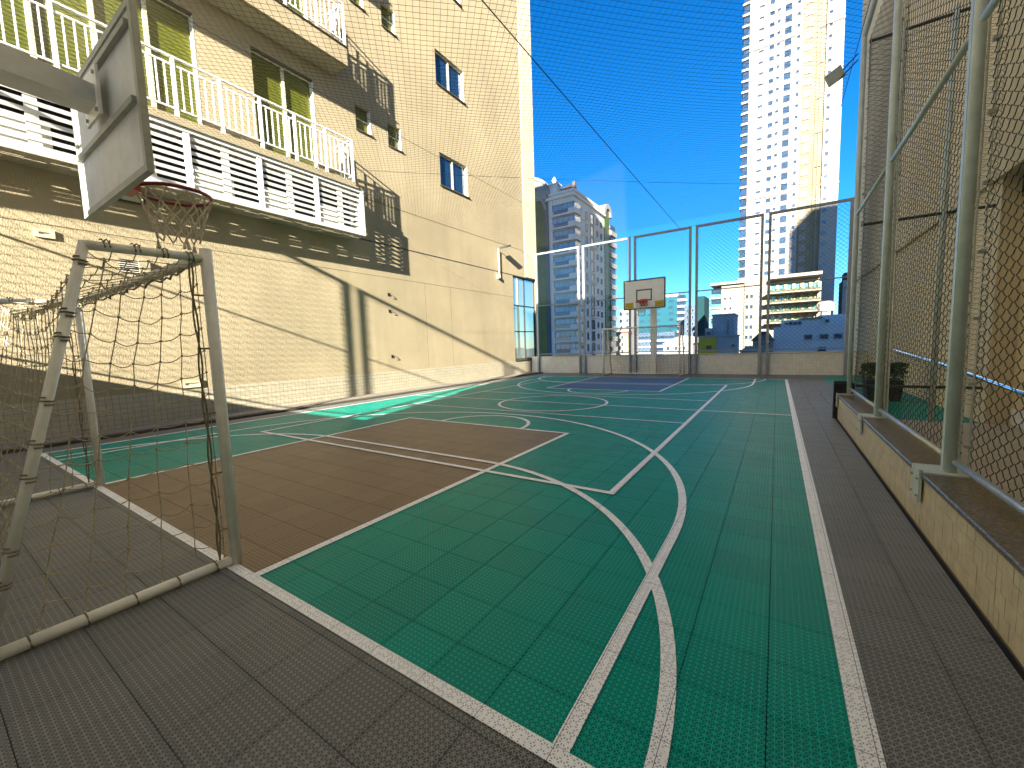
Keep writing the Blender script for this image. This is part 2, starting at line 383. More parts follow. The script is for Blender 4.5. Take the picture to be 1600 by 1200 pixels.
m = MB(); m.quad((XW, Y0B, -0.03), (XW, 16.42, -0.03), (XW, 16.42, 0.67), (XW, Y0B, 0.67)); m.quad((XW, 16.42, -0.03), (XW, Y1B, -0.03), (XW, Y1B, 0.67), (XW, 16.42, 0.67)); m.build("tile_band", "band_tile", bld)
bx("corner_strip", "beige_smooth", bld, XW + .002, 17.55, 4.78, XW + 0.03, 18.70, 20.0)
bx("joint", "black", bld, XW - .02, 0, 4.715, XW + 0.006, 18.6, 4.745)
bx("joint", "dark_concrete", bld, XW - .02, -2, 3.695, XW + 0.003, 16.4, 3.705)
for yj in (10.6, 11.95): bx("joint", "dark_concrete", bld, XW - .02, yj, 0.7, XW + 0.002, yj + .008, 3.69)
for wz in wins:
    a, b, c, d = wz; xi = XW - 0.12
    w = bx("window", "glass_blue", bld, xi - .03, a, c, xi, b, d)
    f = MB()
    for q in ((a, a + .05), (b - .05, b), ((a + b) / 2 - .03, (a + b) / 2 + .03)): f.box(xi + .001, q[0], c, xi + .045, q[1], d)
    f.box(xi + .001, a + .05, c, xi + .04, b - .05, c + .05); f.box(xi + .001, a + .05, d - .05, xi + .04, b - .05, d); f.build("frame", "alu_frame", w)
    bx("sill", "dark_concrete", w, XW - .11, a - .05, c - .035, XW + .05, b + .08, c + .002)
    bx("painted_sun_jamb", "white_paint", w, XW - .11, b - .012, c + .003, XW + .004, b - .002, d - .003)  # only the far reveal is white: sunlight on it put into the colour
for wz in smalls:
    a, b, c, d = wz; xi = XW - 0.11
    w = bx("window", "blind_green", bld, xi - .03, a, c, xi, b, d)
    f = MB()
    for q in ((a, a + .04), (b - .04, b)): f.box(xi + .001, q[0], c, xi + .04, q[1], d)
    f.box(xi + .001, a + .04, c, xi + .035, b - .04, c + .04); f.box(xi + .001, a + .04, (c + d) / 2, xi + .03, b - .04, (c + d) / 2 + .02); f.build("frame", "alu_frame", w)
    bx("sill", "dark_concrete", w, XW - .10, a - .03, c - .03, XW + .04, b + .06, c + .002)
    bx("painted_sun_jamb", "white_paint", w, XW - .10, b - .012, c + .003, XW + .004, b - .002, d - .003)  # white on one side stands for the sunlit reveal
for wz in doors:
    a, b, c, d = wz; xi = XW - 0.12
    w = bx("balcony_door", "blind_green", bld, xi - .03, a, c, xi, b, d)
    n = max(2, round((b - a) / 0.8)); f = MB()
    for q in range(n + 1):
        yq = a + (b - a) * q / n; f.box(xi + .001, max(a, yq - .035), c, xi + .05, min(b, yq + .035), d)
    f.box(xi + .001, a, d - .06, xi + .045, b, d - .001); f.build("frame", "glass_green" if False else "lamp_white", w)
    bx("lintel", "dark_concrete", w, xi + .05, a, d - .05, XW + .004, b, d - .002)
    bx("painted_sun_jamb", "white_paint", w, XW - .11, b - .014, c + .003, XW + .004, b - .002, d - .06)  # sunlit door reveal put in as a white strip, far side only
# glazed panel at the far end
a, b, c, d = GLZ; xi = XW - 0.07
w = bx("window", "glass_mirror", bld, xi - .03, a, c, xi, b, d); w["label"] = "tall mirror glass window mirroring the white tower block"
f = MB()
for q in ((a, a + .05), (b - .06, b), ((a + b) / 2 - .02, (a + b) / 2 + .02)): f.box(xi + .001, q[0], c, xi + .04, q[1], d)
for zq in (c, c + 1.35, c + 2.6, d - .05): f.box(xi + .001, a + .05, zq, xi + .036, b - .06, zq + .04)
f.build("frame", "black", w); bx("sill", "dark_concrete", w, XW - .06, a - .05, c - .06, XW + .06, b + .05, c - .001)
bx("lintel", "black", w, XW - .06, a - .02, d - .02, XW + .03, b + .05, d + .012)
# balconies
XF = -9.90
def balcony(z, y_end, y_start, louvre, k=0):
    B = put("balcony", None, bld)
    if louvre:
        bx("slab", "beige_plaster", B, XW, y_start, z - .12, XF + .03, y_end, z)
        bx("edge_strip", "soffit", B, XW, y_start, z - .16, XF + .06, y_end + .06, z - .121)
    else:
        bx("slab", "beige_plaster", B, XW, y_start, z - .45, XF + .02, y_end, z)
        bx("ceiling_panel", "soffit", B, XW + .02, y_start, z - .47, XF - .06, y_end - .1, z - .451)
        bx("edge_strip", "dark_concrete", B, XW, y_start, z + .001, XF + .05, y_end + .03, z + .03)
    # railing
    zr = z + 1.12; ye = y_end - .03
    posts = []; yy = ye
    while yy > y_start: posts.append(yy); yy -= 0.79
    bx("handrail", "white_paint", B, XF - .045, y_start, zr - .03, XF + .015, ye + .03, zr)
    bx("top_rail", "white_paint", B, XF - .03, y_start, zr - .17, XF, ye, zr - .14)
    bx("bottom_rail", "white_paint", B, XF - .03, y_start, z + .14, XF, ye, z + .17)
    for p in posts: bx("post", "white_paint", B, XF - .04, p - .03, z - .06 if louvre else z, XF + .01, p + .03, zr - .031)
    bal = MB().box(-.012, -.011, z + .171, .012, .011, zr - .171).mesh("baluster", "white_paint")
    for p, q in zip(posts, posts[1:]):
        for t in range(1, 6): put("baluster", bal, B, (XF - .015, q + (p - q) * t / 6, 0))
    # the return to the wall
    bx("handrail", "white_paint", B, XW, ye - .03, zr - .03, XF - .046, ye + .03, zr)
    bx("top_rail", "white_paint", B, XW, ye - .015, zr - .17, XF - .04, ye + .015, zr - .14); bx("bottom_rail", "white_paint", B, XW, ye - .015, z + .14, XF - .04, ye + .015, z + .17)
    bx("post", "white_paint", B, XW + .12, ye - .03, z, XW + .17, ye + .03, zr - .031)
    for t in (1, 2, 3): put("baluster", bal, B, (XW + .17 + .1 * t, ye, 0))
    # things stored on the balcony
    if louvre:
        zt, zb, ye2 = z - .165, z - 1.40, y_end + .24
        for q in range(9):
            xq = XW + .02 + q * .0725; bx("floor_slat", "soffit", B, xq, y_start, zb - .012, xq + (.043 if q < 8 else .07), ye2, zb - .001)
        xs = XF + .02; n = 0; yd = ye2 - .05
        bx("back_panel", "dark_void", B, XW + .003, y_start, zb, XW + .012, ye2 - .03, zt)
        bx("top_rail", "white_paint", B, xs - .05, y_start, zt - .07, xs, ye2, zt); bx("bottom_rail", "white_paint", B, xs - .05, y_start, zb + .001, xs, ye2, zb + .07)
        divs = []
        while yd > y_start: divs.append(yd); yd -= 1.355
        for p in divs: bx("divider", "white_paint", B, xs - .06, p - .05, zb + .071, xs - .004, p + .05, zt - .091)
        for p in divs: bx("divider", "offwhite_paint", B, xs - .075, p - .75, zb + .071, xs - .061, p - .60, zt - .091)
        for p, q in zip(divs, divs[1:] + [divs[-1] - 1.355]):
            for t in range(8):
                zs = zb + .09 + t * (zt - zb - .20) / 7.6
                MB().box(xs - .05, q + .051, zs, xs - .035, p - .051, zs + .066, Matrix.Rotation(math.radians(16), 3, 'Y')).build("louvre_slat", "white_paint", B)
        for t in range(8):
            zs = zb + .09 + t * (zt - zb - .20) / 7.6
            MB().box(XW + .05, ye2 - .04, zs, xs - .07, ye2 - .025, zs + .066).build("louvre_slat", "white_paint", B)
        for t, p in enumerate(divs[:-1]):   # air conditioners behind the louvres
            bx("air_conditioner", "offwhite_paint", B, XW + .10, p - 1.15, zb + .04, XW + .38, p - .45, zb + .62)
    return B
balcony(6.03, 7.47, -4.5, True)
balcony(9.50, 7.47, -4.5, False)
balcony(13.07, 7.47, -4.5, False)

# ------------------------------------------------------------------ small things on the left wall
def wall_vent(y, z, w, h, label):
    t = thing("wall_vent", label, "vent"); x = XW + .002
    f = MB(); f.box(x, y, z, x + .03, y + .05, z + h); f.box(x, y + w - .05, z, x + .03, y + w, z + h); f.box(x, y + .05, z, x + .03, y + w - .05, z + .05); f.box(x, y + .05, z + h - .05, x + .03, y + w - .05, z + h)
    f.build("frame", "beige_smooth", t); bx("flap", "beige_smooth", t, x, y + .05, z + .05, x + .008, y + w - .05, z + h - .05); return t
wall_vent(1.50, 3.47, 0.24, 0.14, "small framed white wall vent high up left of the near hoop net")
wall_vent(3.30, 0.70, 0.36, 0.15, "small framed white wall vent just above the tile band behind the near goal")
t = thing("vent_grille", "slatted metal vent grille with open cover on the wall behind the goal's top bar", "vent")
bx("backing", "dark_void", t, XW + .002, 2.53, 3.02, XW + .01, 2.80, 3.27)
for i in range(6): bx("slat", "alu_frame", t, XW + .011, 2.53, 3.03 + .04 * i, XW + .03, 2.80, 3.045 + .04 * i)
bx("cover", "soffit", t, XW + .002, 2.81, 3.0, XW + .06, 2.98, 3.28)
t = thing("bulkhead_lamp", "flat rectangular wall lamp in the shade under the lower balcony", "lamp")
bx("case", "frame_dark", t, XW + .002, 2.62, 4.36, XW + .05, 3.02, 4.56); bx("diffuser", "lamp_white", t, XW + .051, 2.66, 4.39, XW + .07, 2.98, 4.53)
for zz, wh in ((3.16, "topmost"), (2.63, "middle"), (1.16, "lowest")):
    t = thing("wall_hook", f"small black hook fitting on the beige wall, {wh} of three in a column", "hook", "hook fittings on the beige wall")
    bx("plate", "black", t, XW + .002, 8.92, zz - .05, XW + .015, 8.99, zz + .05)
    MB().tube([(XW + .012, 8.955, zz + .02), (XW + .07, 8.965, zz + .03), (XW + .09, 8.98, zz - .03), (XW + .05, 9.0, zz - .07)], .012, 6).build("arm", "black", t)
t = thing("floodlight", "small floodlight on a thin white pole bracket on the beige wall", "floodlight")
MB().tube([(XW + .10, 15.15, 4.48), (XW + .10, 15.15, 5.72)], .022, 8).build("pole", "white_paint", t)
bx("bracket", "white_paint", t, XW + .002, 15.10, 4.42, XW + .14, 15.2, 4.56)
MB().tube([(XW + .1, 15.15, 5.72), (XW + .3, 15.25, 5.78)], .014, 6).build("arm", "frame_dark", t)
MB().box(XW + .22, 15.10, 5.74, XW + .56, 15.50, 5.80, Matrix.Rotation(math.radians(22), 3, 'X')).build("lamp_head", "frame_dark", t)

# ------------------------------------------------------------------ fences
def diag_wires(m, u0, u1, v0, v1, s, r, fn):
    # two families of straight wires at 45 degrees clipped to a rectangle; fn maps (u,v)->point
    for sg in (1, -1):
        c = u0 - (v1 - v0) if sg > 0 else u0
        c0 = math.floor(c / s) * s
        while c0 < (u1 if sg > 0 else u1 + (v1 - v0)):
            pts = []
            # line u = c0 + sg*(v-v0)
            va, vb = v0, v1
            if sg > 0: va = max(v0, v0 + (u0 - c0)); vb = min(v1, v0 + (u1 - c0))
            else: va = max(v0, v0 + (c0 - u1)); vb = min(v1, v0 + (c0 - u0))
            if vb - va > 0.01:
                m.tube([fn(c0 + sg * (va - v0), va), fn(c0 + sg * (vb - v0), vb)], r, 3, cap=False)
            c0 += s
def fence_x(label, y, xs, z0, zt, zmid, mat, wire, name="chain_link_fence", pair=0.24, pw=0.045, s=0.15, foot=True, sgn=-1, zlow=None):
    F = thing(name, label, "fence")
    for x in xs:
        for q in ((-pair / 2, pair / 2) if xs[0] < x < xs[-1] else (0,)):
            bx("post", mat, F, x + q - pw, y - pw, z0, x + q + pw, y + pw, zt)
            if foot:
                bx("bracket", mat, F, x + q - pw * .8, y + sgn * (pw + .002), z0 + .02, x + q + pw * .8, y + sgn * (pw + .02), z0 + .74)
    for a, b in zip(xs, xs[1:]):
        xa = a + (pair / 2 if a != xs[0] else 0) + pw; xb = b - (pair / 2 if b != xs[-1] else 0) - pw
        bx("top_rail", mat, F, xa, y - pw * .9, zt - .09, xb, y + pw * .9, zt - .002)
        MB().tube([(xa, y, zmid), (xb, y, zmid)], .022, 8).build("mid_rail", mat, F)
        zl = zlow or z0 + .95
        MB().tube([(xa, y, zl), (xb, y, zl)], .022, 8).build("bottom_rail", mat, F)
        m = MB(); diag_wires(m, xa, xb, zl, zt - .09, s, 0.0042, lambda u, v: (u, y + 0.0, v)); m.build("wire_mesh", wire, F)
        m = MB(); zz = zl + .3
        while zz < zt - .2:
            for xx in (xa, xb): m.box(xx - .025, y - .012, zz, xx + .025, y + .012, zz + .02)
            zz += .42
        m.build("tie_wire", mat, F)
    return F
YF = 17.90
par = thing("parapet_wall", "low cream tiled parapet wall under the far chain-link fence", "wall")
bx("wall", "parapet_tile", par, -10.5, YF + .0, -0.03, 2.55, YF + .2, 0.78); bx("coping", "beige_smooth", par, -10.5, YF - .03, 0.781, 2.55, YF + .23, 0.82)
fence_x("tall grey chain-link fence with paired posts along the far parapet", YF - .08, [-10.05, -7.68, -5.30, -2.86, -0.42, 1.98], 0.0, 5.88, 3.32, "far_fence_paint", "wire_far", zlow=0.93)
# fence and wall behind the photographer (their shadows fall across the left wall)
YN = -1.15
parn = thing("boundary_wall", "beige boundary wall behind the photographer, under the near fence", "wall")
bx("wall", "white_paint", parn, XW + .01, YN - .2, -0.03, -4.56, YN, 2.00); bx("coping", "beige_smooth", parn, XW + .01, YN - .22, 2.001, -4.56, YN + .03, 2.05)
fence_x("tall grey chain-link fence standing on the boundary wall behind the photographer", YN - .08, [XW + .12, -7.88, -5.42, -4.62], 2.06, 6.28, 4.22, "far_fence_paint", "wire_far", zlow=2.2, foot=False, pair=0.15, pw=0.04)

# fence along the right side
XR = 0.86
low = thing("low_wall", "low cream tiled wall with brown granite coping along the court's right", "wall")
bx("wall", "grout", low, XR + .008, -1.25, -0.03, 1.10, 8.40, 0.375)
cop = MB().bevbox(XR - .02, -1.25, 0.376, 1.12, 8.42, 0.405, 0.006).build("coping", "granite", low)
tl = []
for r in range(4):
    for i in range(193): tl.append((-1.25 + i * 0.05, 0.004 + r * 0.093))
tl.sort(key=lambda q: abs(q[0] - 2.7))
me_t = MB().box(XR, 0.0012, 0.0, XR + .008, 0.0488, 0.0905).mesh("tile", "tile_cream"); rest = MB()
for i, (yy, zz) in enumerate(tl):
    if i < 300: put("tile", me_t, low, (random.uniform(-.0012, .0012), yy, zz))
    else: rest.box(XR, yy + .0012, zz, XR + .008, yy + .0488, zz + .0905)
tag(rest.build("tile_facing", "tile_cream", low), kind="stuff")
t = tag(MB().prism([(8.39, 0.0), (8.47, 0.0), (8.47, .60), (8.43, .62), (8.39, .58)], 'x', 0.80, 1.06).build("corner_guard", "black"), "black rubber guard wrapped round the far end of the low wall", "corner guard")
ZT = 5.80
def chainlink(m, fn, u0, u1, v0, v1, w=0.072, h=0.072, r=0.0030):
    # interlocked zig-zag wires running up the panel
    n = int((u1 - u0) / w); k = int((v1 - v0) / (h / 2))
    for i in range(n + 1):
        pts = []
        for j in range(k + 1):
            v = v0 + j * h / 2; s = 1 if (i + j) % 2 else -1
            c = u0 + (i + .5) * w
            pts.append(fn(min(u1, c + s * w * .53), v, s * .004)); 
            if j < k: pts.append(fn(min(u1, c + s * w * .12), v + h * .14, s * .003)); pts.append(fn(min(u1, c - s * w * .30), v + h * .34, -s * .003))
        m.tube(pts, r, 3, cap=False)
rf = thing("chain_link_fence", "tall grey-green chain-link fence on the low wall at the court's right", "fence")
ys = [1.45, 3.80, 6.12, 8.36]
for y in ys:
    MB().tube([(XR + .13, y, .41), (XR + .13, y, ZT)], .031, 14).build("post", "fence_paint", rf, smooth=True)
    bx("post", "fence_paint", rf, XR + .105, y + .04, .41, XR + .155, y + .085, ZT)
    pl = bx("foot_plate", "fence_paint", rf, XR - .028, y - .05, .20, XR - .012, y + .13, .425); bx("foot_plate", "fence_paint", rf, XR - .010, y - .08, .4055, XR + .20, y + .17, .418)
    m = MB()
    for q in ((-.03, .24), (.10, .24), (-.03, .36), (.10, .36)): m.tube([(XR - .04, y + q[0], q[1]), (XR - .028, y + q[0], q[1])], .009, 8)
    m.build("bolt", "galvanised", pl)
for a, b in zip(ys, ys[1:]):
    ya, yb = a + .15, b - .06
    for nm, z, r in (("top_rail", ZT - .03, .03), ("mid_rail", 3.21, .022)): MB().tube([(XR + .13, ya, z), (XR + .13, yb, z)], r, 10).build(nm, "fence_paint", rf, smooth=True)
    MB().tube([(XR + .14, ya, .50), (XR + .14, yb, .50)], .021, 10).build("bottom_rail", "galvanised", rf, smooth=True)
    m = MB(); chainlink(m, lambda u, v, d: (XR + .20 + d + .012 * math.sin(u * 2.1 + v), u, v), ya - .05, yb + .04, .46, ZT - .06); m.build("wire_mesh", "wire_dark", rf)
    m = MB(); zz = .6
    while zz < ZT - .2:
        for yy in (ya, yb): m.box(XR + .17, yy - .012, zz, XR + .205, yy + .012, zz + .022)
        zz += .41
    m.tube([(XR + .20, ya, .47), (XR + .20, yb, .47)], .004, 4); m.tube([(XR + .20, ya - .04, .47), (XR + .20, ya - .04, ZT - .06)], .006, 4); m.tube([(XR + .20, yb + .02, .47), (XR + .20, yb + .02, ZT - .06)], .006, 4)
    m.build("tie_wire", "galvanised", rf)
ef = thing("chain_link_fence", "short chain-link fence turning back from the low wall's end to the building", "fence")
for x in (1.42, 1.95): MB().tube([(x, 8.40, .03), (x, 8.40, ZT)], .035, 10).build("post", "fence_paint", ef, smooth=True)
for z in (5.70, 3.05, 0.55): MB().tube([(1.05, 8.40, z), (2.45, 8.40, z)], .022, 8).build("rail", "frame_dark", ef)
m = MB(); chainlink(m, lambda u, v, d: (u, 8.43 + d, v), 1.05, 2.45, .3, ZT - .05); m.build("wire_mesh", "wire_dark", ef)
t = thing("floodlight", "square grey floodlight on thin arms beside the top of the right fence", "floodlight")
MB().box(.55, 8.43, 5.30, .77, 8.49, 5.48, Matrix.Rotation(math.radians(-28), 3, 'Y') @ Matrix.Rotation(math.radians(25), 3, 'X')).build("lamp_head", "fence_paint", t)
for q in (0, .09): MB().tube([(.72, 8.47, 5.33 + q), (.93, 8.40, 5.50 + q)], .009, 6).build("arm", "black", t)

# ------------------------------------------------------------------ building on the right and behind
rb = thing("apartment_building", "beige building with deep overhang behind the right chain-link fence", "building")
bx("upper_wall", "beige_smooth", rb, 2.5, -21, 3.45, 26, 22.0, 8.6); bx("upper_wall", "beige_smooth", rb, 2.501, 7.0, 8.601, 26, 21.99, 24)
bx("painted_shade_band", "dark_concrete", rb, 2.74, -21, 3.16, 26, 8.6, 3.449); bx("lower_wall", "beige_smooth", rb, 2.56, 8.601, -14, 25, 21.9, 3.449)  # dark band under the overhang: its shadow put into the colour
bx("lower_wall", "beige_smooth", rb, 2.80, -20.5, -14, 20, 8.6, 3.155); bx("skirting", "white_paint", rb, 2.78, -1.2, 0.031, 2.799, 8.55, 0.26)
bb = thing("apartment_building", "unseen white block behind the photographer, shaped to shade the court", "building")  # unseen; inferred from shadows, then edges shifted and wall whitened for the light
bx("wall", "white_paint", bb, -4.50, -2.6, -14, 2.40, -1.30, 9.7); bx("roof_edge", "white_wall", bb, -4.55, -2.65, 9.701, 2.41, -1.25, 9.85)
bx("shade_block", "white_paint", bb, 0.6, -2.6, 9.851, 2.40, -1.30, 14.2); bx("roof_shade_block", "white_paint", rb, 2.6, -5.0, 8.601, 7.6, -1.30, 14.2)  # two unseen blocks added to shade the far fence rail, narrow to spare skylight
def slab_tower(label, x0, y0, x1, y1, z1):
    t = thing("tower_block", label, "building"); bx("wall", "cream_wall", t, x0, y0, -14, x1, y1, z1)
    for k in range(4, int(z1 / 3) - 1): bx("window_band", "glass_far", t, x0 + 1, y1 + .01, k * 3, x1 - 1, y1 + .05, k * 3 + 1.4)
slab_tower("cream tower block far behind the photographer, the taller one", 67, -50, 90, -30, 108)
slab_tower("cream block far behind the photographer, the lower one", 35.5, -50, 66, -30, 46)
t = thing("handrail", "chrome handrail sloping down behind the right chain-link fence", "handrail")
MB().tube([(2.46, 14.0, .96), (2.46, 13.6, .95), (2.46, 10.06, .79), (2.46, 7.39, .61), (2.46, 4.5, .42)], .034, 12).build("tube", "chrome", t, smooth=True)
for yy, zz in ((13.3, .93), (9.2, .73), (5.6, .49)): MB().tube([(2.46, yy, -.01), (2.46, yy, zz)], .02, 8).build("post", "chrome", t)
t = thing("planter", "clipped green shrub in a black planter behind the right chain-link fence", "plant")
MB().prism([(1.60, .0), (2.10, .0), (2.14, .42), (1.56, .42)], 'y', 10.95, 11.45).build("pot", "black", t)
m = MB()
for i in range(900):
    p = Vector((random.uniform(1.52, 2.18), random.uniform(10.9, 11.5), .40 + random.random() ** .6 * .36))
    a = Vector((random.gauss(0, 1), random.gauss(0, 1), random.gauss(0, 1))).normalized() * .035; b = a.cross(Vector((random.random(), random.random(), 1))).normalized() * .02
    m.quad(p - a, p + b, p + a, p - b)
m.build("foliage", "leaf", t)

# ------------------------------------------------------------------ safety net overhead and its cables
net = thing("safety_net", "dark knotted safety net stretched over the whole court", "net")
def nz(x, y):
    s = math.sin(math.pi * max(0, min(1, (x - XW) / 11.5))) ; c = math.sin(math.pi * max(0, min(1, (y + 1.2) / 19.0)))
    return 6.03 - 0.10 * abs(math.sin((x + 3.4) * .8)) * c - .14 * s * c + (-.15 if y > 17.5 else 0) * 1.0
m = MB(); s = 0.13; X0n, X1n, Y0n, Y1n = XW + .01, 0.98, -1.1, 17.82
for sg in (1, -1):
    c0 = X0n - (Y1n - Y0n) if sg > 0 else X0n
    while c0 < (X1n if sg > 0 else X1n + (Y1n - Y0n)):
        if sg > 0: va, vb = max(0, X0n - c0), min(Y1n - Y0n, X1n - c0)
        else: va, vb = max(0, c0 - X1n), min(Y1n - Y0n, c0 - X0n)
        if vb - va > .05:
            k = max(2, int((vb - va) / 0.5)); pts = []
            for i in range(k + 1):
                v = va + (vb - va) * i / k; x = c0 + sg * v; y = Y0n + v; pts.append((x, y, nz(x, y)))
            m.tube(pts, .0026, 3, cap=False)
        c0 += s
m.build("mesh", "net_cord", net)
m = MB()
for a, b in (((X0n, Y0n), (X0n, Y1n)), ((X0n, Y1n), (X1n, Y1n)), ((X1n, Y1n), (X1n, Y0n))):
    m.tube([(a[0] + (b[0] - a[0]) * i / 30, a[1] + (b[1] - a[1]) * i / 30, nz(a[0] + (b[0] - a[0]) * i / 30, a[1] + (b[1] - a[1]) * i / 30)) for i in range(31)], .005, 4)
m.build("border_rope", "net_cord", net)
def cable(a, b, r, label, sag=.08):
    pts = [Vector(a).lerp(Vector(b), i / 20) - Vector((0, 0, sag * math.sin(math.pi * i / 20))) for i in range(21)]
    tag(MB().tube(pts, r, 6).build("steel_cable", "black"), label, "cable")
cable((-3.4, -1.1, 6.02), (-3.4, 17.8, 5.9), .009, "thick dark cable running down the middle of the safety net to the far fence", .02)
cable((-6.95, -1.1, 6.05), (-6.95, 17.8, 5.92), .004, "thin dark cable above the court, nearest to the beige building", .02)
cable((XW + .02, 5.7, 6.04), (0.95, 15.9, 5.95), .004, "thin dark cable crossing the safety net diagonally towards the far right", .1)

# ------------------------------------------------------------------ goals
def goal(label, yp, sg, near, xa=-6.07, xb=-2.92):
    g_ = thing("football_goal", label, "goal", "small football goals"); R = .032
    def P(x, d, z): return (x, yp - sg * d, z)
    mat = "offwhite_paint" if near else "white_paint"
    for x in (xa, xb): MB().tube([P(x, 0, 0.002), P(x, 0, 2.0)], R, 14).build("post", mat, g_, smooth=True)
    MB().tube([P(xa + R, 0, 1.955), P(xb - R, 0, 1.955)], R, 14).build("crossbar", mat, g_, smooth=True)
    dt, db = .52, 1.0
    for x in (xa, xb):
        MB().tube([P(x, R, 1.945), P(x, dt, 1.93)], .024, 12).build("top_bar", mat, g_, smooth=True)
        MB().tube([P(x, dt, 1.945), P(x, db, .035)], .022, 12).build("back_stay", mat, g_, smooth=True)
        MB().tube([P(x, R, .036), P(x, db + .02, .036)], .030, 12).build("ground_bar", mat, g_, smooth=True)
    MB().tube([P(xa + .03, db, .036), P(xb - .03, db, .036)], .03, 10).build("rear_bar", mat, g_, smooth=True)
    rr = .0027 if near else .004
    def surf(fn, nu, nv, sag, part):
        m = MB(); sub = 4 if near else 2
        rnd = random.Random(part); off = {}
        def jit(i, j):
            if (i, j) not in off: off[(i, j)] = Vector((rnd.uniform(-1, 1), rnd.uniform(-1, 1), rnd.uniform(-1, 1))) * (.007 if 0 < i < nu else .003)
            return off[(i, j)]
        def N(i, j): return Vector(fn(i / nu, j / nv)) + jit(i, j)
        def droop(a, b, k, amt):
            return [a.lerp(b, t / k) - Vector((0, 0, amt * math.sin(math.pi * t / k))) for t in range(k + 1)]
        for j in range(nv + 1):
            pts = []
            for i in range(nu): pts += droop(N(i, j), N(i + 1, j), sub, sag * rnd.uniform(.4, 1.5))[(1 if i else 0):]
            m.tube(pts, rr, 4 if near else 3, cap=False)
        for i in range(nu + 1):
            pts = [N(i, j) for j in range(nv + 1)]; m.tube(pts, rr, 4 if near else 3, cap=False)
        if near:
            for i in range(nu + 1):
                for j in range(nv + 1):
                    p = N(i, j); m.box(p.x - .005, p.y - .005, p.z - .006, p.x + .005, p.y + .005, p.z + .006, Matrix.Rotation(rnd.random() * 3, 3, 'Z'))
        m.build("net", "goal_net", g_)
    back = lambda u: P(0, dt + (db - dt) * u, 1.93 - 1.88 * u)
    for x, ins in ((xa, .03), (xb, -.03)):
        surf(lambda u, v, x=x, ins=ins: (x + ins + .10 * math.copysign(1, ins) * math.sin(math.pi * u) * math.sin(math.pi * min(1, v * 1.1)), P(0, .05 + (dt - .05 + (db - dt) * v) * u, 0)[1], 1.92 - 1.86 * v - .10 * math.sin(math.pi * u) * (1 - v)), 6, 14, .022, 11 + int(ins > 0))
    n = 22 if near else 20
    surf(lambda u, v: (xa + (xb - xa) * u, P(0, dt + (db - dt) * v - .16 * math.sin(math.pi * v) * math.sin(math.pi * u), 0)[1], 1.90 - 1.85 * v - .22 * math.sin(math.pi * u) * (1 - v)), n, 14, .015, 21)
    surf(lambda u, v: (xa + (xb - xa) * u, P(0, .04 + (dt - .04) * v, 0)[1], 1.92 - .22 * math.sin(math.pi * u) * v), n, 5, .03, 31)
    # lashing ropes
    if near:
        m = MB()
        def wrap(a, b, r, turns, wob=.012):
            a, b = Vector(a), Vector(b); d = (b - a).normalized(); u = d.cross(Vector((.3, .9, .2))).normalized(); w = d.cross(u); pts = []
            k = int(turns * 8)
            for i in range(k + 1):
                t = i / k; th = 2 * math.pi * turns * t; pts.append(a.lerp(b, t) + u * math.cos(th) * r + w * math.sin(th) * r)
            m.tube(pts, .004, 4, cap=False)
        for x in (xa, xb):
            for q in range(9):
                t_ = .04 + q * .115 + .03 * math.sin(q * 2.3); a_ = Vector(P(x, dt, 1.94)).lerp(Vector(P(x, db, .05)), t_); b_ = Vector(P(x, dt, 1.94)).lerp(Vector(P(x, db, .05)), t_ + .018)
                wrap(a_, b_, .027, 2)
            for q in range(4): wrap(P(x, .06 + .12 * q, 1.945), P(x, .10 + .12 * q, 1.942), .028, 2)
            for q in range(5): wrap(P(x, .10 + .19 * q, .036), P(x, .13 + .19 * q, .036), .034, 1.5)
            for q in range(2):
                m.tube([P(x, .085 + .010 * math.sin(.9 * i + q * 2.5), .05 + 1.86 * i / 24) for i in range(25)], .0055, 5)
            for zz in (.25, .62, 1.0, 1.4, 1.72): m.tube([P(x, .0, zz), P(x, .085, zz)], .006, 5)
        m.tube([(xb - .2 - 2.9 * i / 40, yp - .05 - .02 * math.sin(i), 1.90 - .03 * abs(math.sin(i * 1.3))) for i in range(41)], .007, 5)
        m.build("lashing_rope", "goal_rope", g_)
    return g_
goal("near small football goal with slack tan net beside the camera", 1.10, 1, True)
goal("far small white football goal before the parapet wall", 16.42, -1, False, -6.13, -3.10)

